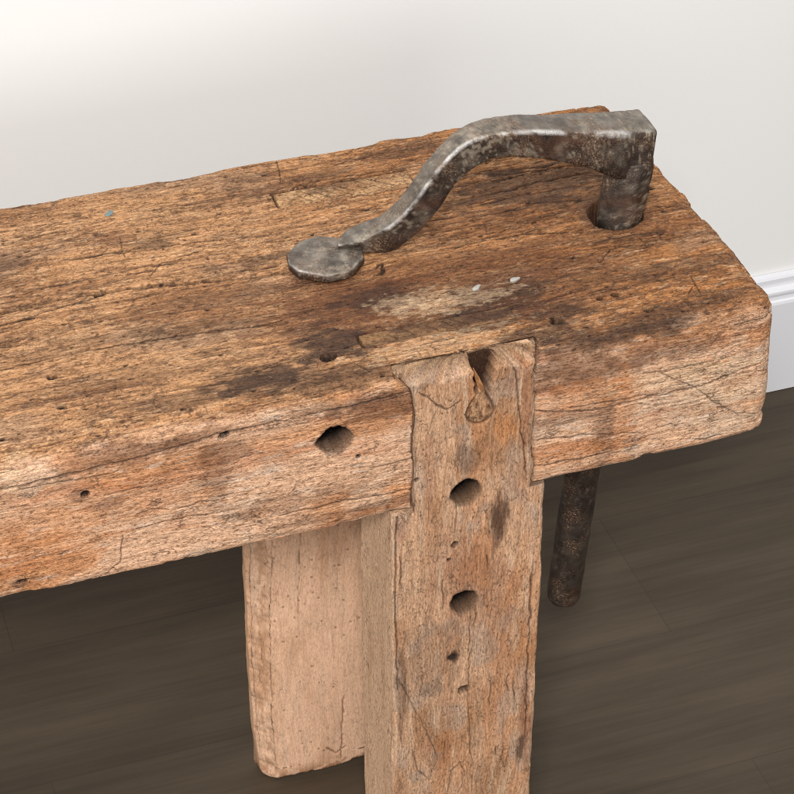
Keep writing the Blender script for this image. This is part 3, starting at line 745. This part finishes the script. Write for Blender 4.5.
# bits of metal and paint caught in the top
def flake(name, uv, rx, ry, mtl, seed, rot=0.0, z=0.0004):
    c = bp(*uv, 2, 0.0); n_ = 22; rs = np.random.RandomState(seed)
    a = np.linspace(0, 2*np.pi, n_, endpoint=False); wob = 1+0.5*np.interp(a, np.linspace(0, 2*np.pi, 8), rs.rand(8)-.5)*2
    ring = np.column_stack([np.cos(a)*rx*wob, np.sin(a)*ry*wob])
    P = np.array([np.column_stack([ring*k, np.full(n_, z_)]) for k, z_ in ((1.0, -0.0012), (1.0, 0.0004), (.9, .0007), (.6, .0008), (.2, .0008))])
    me = grid_mesh(name, P)
    o = link(name, me, mtl, slab_o); o.matrix_basis = Matrix.Translation((c[0], c[1], z)) @ Matrix.Rotation(rot, 4, 'Z')
    return o
def simple(name, col, rough, metal=0.0):
    m, nt, b = mat(name)
    n_ = noise_tex(nt, 700, (1, 1, 1), 3)
    c = mixrgb(nt, tuple(np.array(col)*0.8), tuple(np.minimum(np.array(col)*1.15, 1)), n_)
    nt.links.new(c, b.inputs['Base Color'])
    b.inputs['Roughness'].default_value = rough; b.inputs['Metallic'].default_value = metal
    return m
VERD = simple("verdigris", lin((112, 128, 128)), .55, .3); LIME = simple("lime_fleck", lin((162, 156, 148)), .7)
flake("nail_head", (109, 215), .0038, .0028, VERD, 1, .5)
flake("plaster_fleck", (515, 280), 0.0034, .0017, LIME, 2, .2)
flake("plaster_fleck", (477, 288), 0.0028, .0014, LIME, 3, .3)

# ------------------------------------------------------------------ holdfast
def iron_material():
    m, nt, b = mat("forged_iron")
    at = N(nt, 'ShaderNodeAttribute', attribute_name='tint')
    n1 = noise_tex(nt, 120, (1, 1, 1), 7, 0.68); n2 = noise_tex(nt, 900, (1, 1, 1), 5, 0.65); n3 = noise_tex(nt, 62, (1, 1, 1), 4, 0.6)
    c = mixrgb(nt, at.outputs['Color'], ramp(nt, n1, [(0.3, .38), (.5, 1.0), (.7, 1.55)]), 1.0, 'MULTIPLY')
    c = mixrgb(nt, c, lin((92, 62, 46)), ramp(nt, n3, [(.5, 0.0), (.68, .5)]))
    dust = N(nt, 'ShaderNodeMath', operation='MULTIPLY')
    nt.links.new(ramp(nt, n2, [(.51, 0.0), (.66, .8)]), dust.inputs[0]); nt.links.new(ramp(nt, n3, [(.46, 0.05), (.64, .85)]), dust.inputs[1])
    c = mixrgb(nt, c, lin((168, 152, 126)), dust.outputs[0])
    nt.links.new(c, b.inputs['Base Color'])
    inv = N(nt, 'ShaderNodeMath', operation='MULTIPLY_ADD'); inv.inputs[1].default_value = -.4; inv.inputs[2].default_value = .45
    nt.links.new(dust.outputs[0], inv.inputs[0]); nt.links.new(inv.outputs[0], b.inputs['Metallic'])
    nt.links.new(ramp(nt, n1, [(.3, .27), (.7, .56)]), b.inputs['Roughness'])
    ad = N(nt, 'ShaderNodeMath', operation='ADD'); nt.links.new(n1, ad.inputs[0]); nt.links.new(n2, ad.inputs[1])
    bu = N(nt, 'ShaderNodeBump'); bu.inputs['Strength'].default_value = .6; bu.inputs['Distance'].default_value = .0012
    nt.links.new(ad.outputs[0], bu.inputs['Height']); nt.links.new(bu.outputs[0], b.inputs['Normal'])
    return m
IRON = iron_material()
HX, HY = -0.046, 0.108
hold = empty("holdfast", (HX, HY, H), "hand-forged dark iron holdfast, hooked arm and flat round pad, its shank through the bench top", "holdfast")
def crom(pts, n_):
    pts = np.array(pts, float); m_ = len(pts); out = []
    ext = np.vstack([2*pts[0]-pts[1], pts, 2*pts[-1]-pts[-2]])
    for t in np.linspace(0, m_-1, n_):
        i = min(int(t), m_-2); f = t-i
        p0, p1, p2, p3 = ext[i:i+4]
        out.append(0.5*((2*p1)+(-p0+p2)*f+(2*p0-5*p1+4*p2-p3)*f*f+(-p0+3*p1-3*p2+p3)*f**3))
    return np.array(out)
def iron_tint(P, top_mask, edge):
    c = mix(np.broadcast_to(lin((58, 47, 41)), P.shape), lin((132, 123, 112)), np.clip(top_mask, 0, 1))  # light from above painted into the tint: paler tops, darker sides
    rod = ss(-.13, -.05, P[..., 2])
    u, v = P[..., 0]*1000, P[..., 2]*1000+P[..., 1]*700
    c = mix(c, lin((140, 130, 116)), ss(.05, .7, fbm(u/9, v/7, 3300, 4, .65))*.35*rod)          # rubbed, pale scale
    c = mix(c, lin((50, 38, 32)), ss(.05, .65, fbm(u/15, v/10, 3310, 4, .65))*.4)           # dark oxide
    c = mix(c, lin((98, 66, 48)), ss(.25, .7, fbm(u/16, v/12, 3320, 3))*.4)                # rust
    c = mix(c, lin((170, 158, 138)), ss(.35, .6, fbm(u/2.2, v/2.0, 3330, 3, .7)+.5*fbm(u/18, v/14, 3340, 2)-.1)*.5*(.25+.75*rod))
    return mix(c, lin((206, 202, 198)), np.clip(1.5*edge*ss(-.25, .45, fbm(u/6, v/9, 3350, 3)), 0, 1))  # worn edge, with the ridge's highlight painted in
def rough3(P, amp, sc):
    sh = P.shape[:-1]; out = np.zeros(sh)
    flat = P.reshape(-1, 3); o = out.reshape(-1)
    for i, p in enumerate(flat):
        v = Vector((p*sc).tolist()); o[i] = mn.noise(v)+0.5*mn.noise(v*2.3)+0.3*mn.noise(v*5.1)
    return out*amp
def section(n_, ch):
    """unit square with chamfered corners, n_ points; returns (u, v, edge weight)"""
    c = [(-1, -1+ch), (-1, 1-ch), (-1+ch, 1), (1-ch, 1), (1, 1-ch), (1, -1+ch), (1-ch, -1), (-1+ch, -1)]
    pts, ed = [], []
    for i in range(8):
        a, b_ = np.array(c[i]), np.array(c[(i+1) % 8]); long_ = i % 2 == 0
        k = n_ if long_ else 3
        for j in range(k):
            t = j/k; pts.append(a+(b_-a)*t); ed.append(0.0 if (long_ and j > 0) else 1.0)
    return np.array(pts), np.array(ed)

pairs = [((657, 131), (651, 172), .0950, .1213), ((648, 131.5), (642, 177), .0950, .1213), ((632, 132.5), (626, 182), .0950, .1213), ((612, 133), (606, 176), .0955, .1210), ((585, 132.5), (580, 166), .0968, .1195),
         ((555, 132), (550, 161.5), .0975, .1185), ((524, 132), (518, 158), .0975, .1185), ((500, 134), (497, 159), .0975, .1165), ((480, 138), (484, 164), .0978, .1150), ((462, 146), (470, 172), .0985, .1140),
         ((446, 161), (457, 184), .0995, .1140), ((431, 179), (445, 201), .101, .1155), ((411, 207), (427, 226), .1042, .1185), ((391, 226.5), (407, 243), .1080, .1226), ((376, 234), (388, 253), .1115, .1270), ((362, 241.5), (372, 258), .1145, .1314)]
A = [[*(bp(*a, 1, yf)[[0, 2]]), *(bp(*b_, 1, yf)[[0, 2]]), yf, yb] for a, b_, yf, yb in pairs]
A[-1][3] = max(A[-1][3], .001); zt = A[-1][1]
A += [[-.2085, zt-.0006, -.2075, .001, .1156, .1285], [-.2150, zt-.0016, -.2145, .001, .1174, .1196]]
A = crom(A, 180)
for _ in range(14): A[1:-1] = .25*A[:-2]+.5*A[1:-1]+.25*A[2:]
A[:, 3] = np.maximum(A[:, 3], .0008)
sec, ed = section(9, 0.085)
rows, tm, eg = [], [], []
for i, (x0, z0, x1, z1, yf, yb) in enumerate(A):
    top, bot = np.array([x0, z0]), np.array([x1, z1])
    c = (top+bot)/2; h = (top-bot)/2
    hw = (yb-yf)/2; yc = (yf+yb)/2
    q = []
    for (u, v) in sec:
        w_ = hw*(0.97+0.03*v)
        crown = 0.0007*(1-u*u)*(v > .9)
        q.append((c[0]+h[0]*v, yc+w_*u, c[1]+h[1]*v+crown))
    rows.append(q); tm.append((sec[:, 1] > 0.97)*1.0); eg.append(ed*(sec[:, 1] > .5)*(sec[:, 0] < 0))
P = np.array(rows); tm = np.array(tm); eg = np.array(eg)
cen = P.mean(1, keepdims=True); nn = P-cen; nn /= np.linalg.norm(nn, axis=-1, keepdims=True)
P = P+nn*(rough3(P, 0.0005, 75)+rough3(P, 0.00022, 260))[..., None]
# round the head's outer end a little
cap_rows = [cen[0]+(P[0]-cen[0])*k+np.array([dx, 0, 0]) for k, dx in ((.25, .0022), (.6, .002), (.86, .0013))]
P = np.vstack([np.array(cap_rows), P])
tm = np.vstack([tm[:1]]*3+[tm]); eg = np.vstack([eg[:1]*0]*3+[eg])
spk = ss(-0.2, .5, fbm(P[..., 0]*260, P[..., 2]*260+P[..., 1]*90, 3000, 3))
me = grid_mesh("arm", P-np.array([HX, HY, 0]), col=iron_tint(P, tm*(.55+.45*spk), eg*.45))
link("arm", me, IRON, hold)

# shank: eight-sided under the head, round below, leaning a little as it passes through the plank
rows = []; nA = 48
zs_ = list(np.linspace(0.040, 0.0, 40))+list(np.linspace(-0.006, -0.33, 90))
for z in zs_:
    cx = HX+0.01*z+0.095*max(z, 0.0)+0.0003
    cy = HY-0.115*min(z, 0.0)-0.0008*ss(0.0, 0.02, z)
    r = 0.0131 - 0.0012*ss(-0.02, -0.10, z) - 0.0004*ss(-.1, -.3, z) + 0.0007*ss(0.0, 0.03, z)
    r *= 1-0.07*ss(0.033, 0.041, z)
    a = np.linspace(0, 2*np.pi, nA, endpoint=False)+math.pi/8
    oct_ = 1/np.cos((a-math.pi/8+math.pi/8) % (math.pi/4)-math.pi/8)*0.955
    f = ss(-0.015, 0.012, z)
    rr = r*(1*(1-f)+oct_*f)
    rows.append(np.column_stack([cx+rr*np.cos(a)*(1.0+.05*f), cy+rr*np.sin(a)*(1.0+.0*f), np.full(nA, z)]))
last = rows[-1]; cl = last.mean(0)
for k, dz in ((.96, .002), (.86, .0042), (.6, .0058), (.3, .0064)):
    rows.append(cl+(last-cl)*k-np.array([0, 0, dz]))
P = np.array(rows); cen = P.mean(1, keepdims=True); nn = P-cen; nn /= np.maximum(np.linalg.norm(nn, axis=-1, keepdims=True), 1e-6)
P = P+nn*(rough3(P, 0.0004, 80)+rough3(P, 0.0002, 260))[..., None]
P = P[:, ::-1]
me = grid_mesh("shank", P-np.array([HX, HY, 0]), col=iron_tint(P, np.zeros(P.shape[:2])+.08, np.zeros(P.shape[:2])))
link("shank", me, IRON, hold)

# pad: a hammered, many-sided disc
corner = np.array([(-.2014, .1177), (-.2103, .1289), (-.2216, .1349), (-.2329, .1332), (-.244, .1236), (-.2458, .113), (-.243, .104), (-.2292, .0941), (-.215, .0945), (-.2035, .1055)])
pc = corner.mean(0); nA = 96; a = np.linspace(0, 2*np.pi, nA, endpoint=False)
px_, py_ = (corner-pc).T
def poly_r(t):
    best = 9
    for i in range(len(corner)):
        x1, y1, x2, y2 = px_[i], py_[i], px_[(i+1) % 10], py_[(i+1) % 10]
        dx, dy = math.cos(t), math.sin(t); den = dx*(y2-y1)-dy*(x2-x1)
        if abs(den) < 1e-9: continue
        r = (x1*(y2-y1)-y1*(x2-x1))/den
        if 0 < r < best: best = r
    return best
pr = np.array([poly_r(t) for t in a])
rows, tm, eg = [], [], []
for k, z, e in [(.2, .0003, 0), (.95, .0003, 0), (1.0, .0012, 0), (1.0, .0038, 0), (.996, .0047, .3), (.98, .0054, 1), (.955, .0058, .4)]+[(kk, .0058+.0005*(1-kk), 0) for kk in np.linspace(.92, .04, 26)]+[(.02, .0063, 0)]:
    rows.append(np.column_stack([pc[0]+np.cos(a)*pr*k, pc[1]+np.sin(a)*pr*k, np.full(nA, z)])); tm.append(np.full(nA, 1.0*(z > .0053))); eg.append(np.full(nA, e)*(np.sin(a) < .1))
P = np.array(rows); tm = np.array(tm); eg = np.array(eg)
P[4:, :, 2] += rough3(P[4:], 0.0004, 90)+rough3(P[4:], 0.00018, 300)
P[2:4, :, :2] += (rough3(P[2:4], 0.0003, 140)[..., None])
sp = ss(-.3, .5, fbm(P[..., 0]*200, P[..., 1]*200, 3100, 3))
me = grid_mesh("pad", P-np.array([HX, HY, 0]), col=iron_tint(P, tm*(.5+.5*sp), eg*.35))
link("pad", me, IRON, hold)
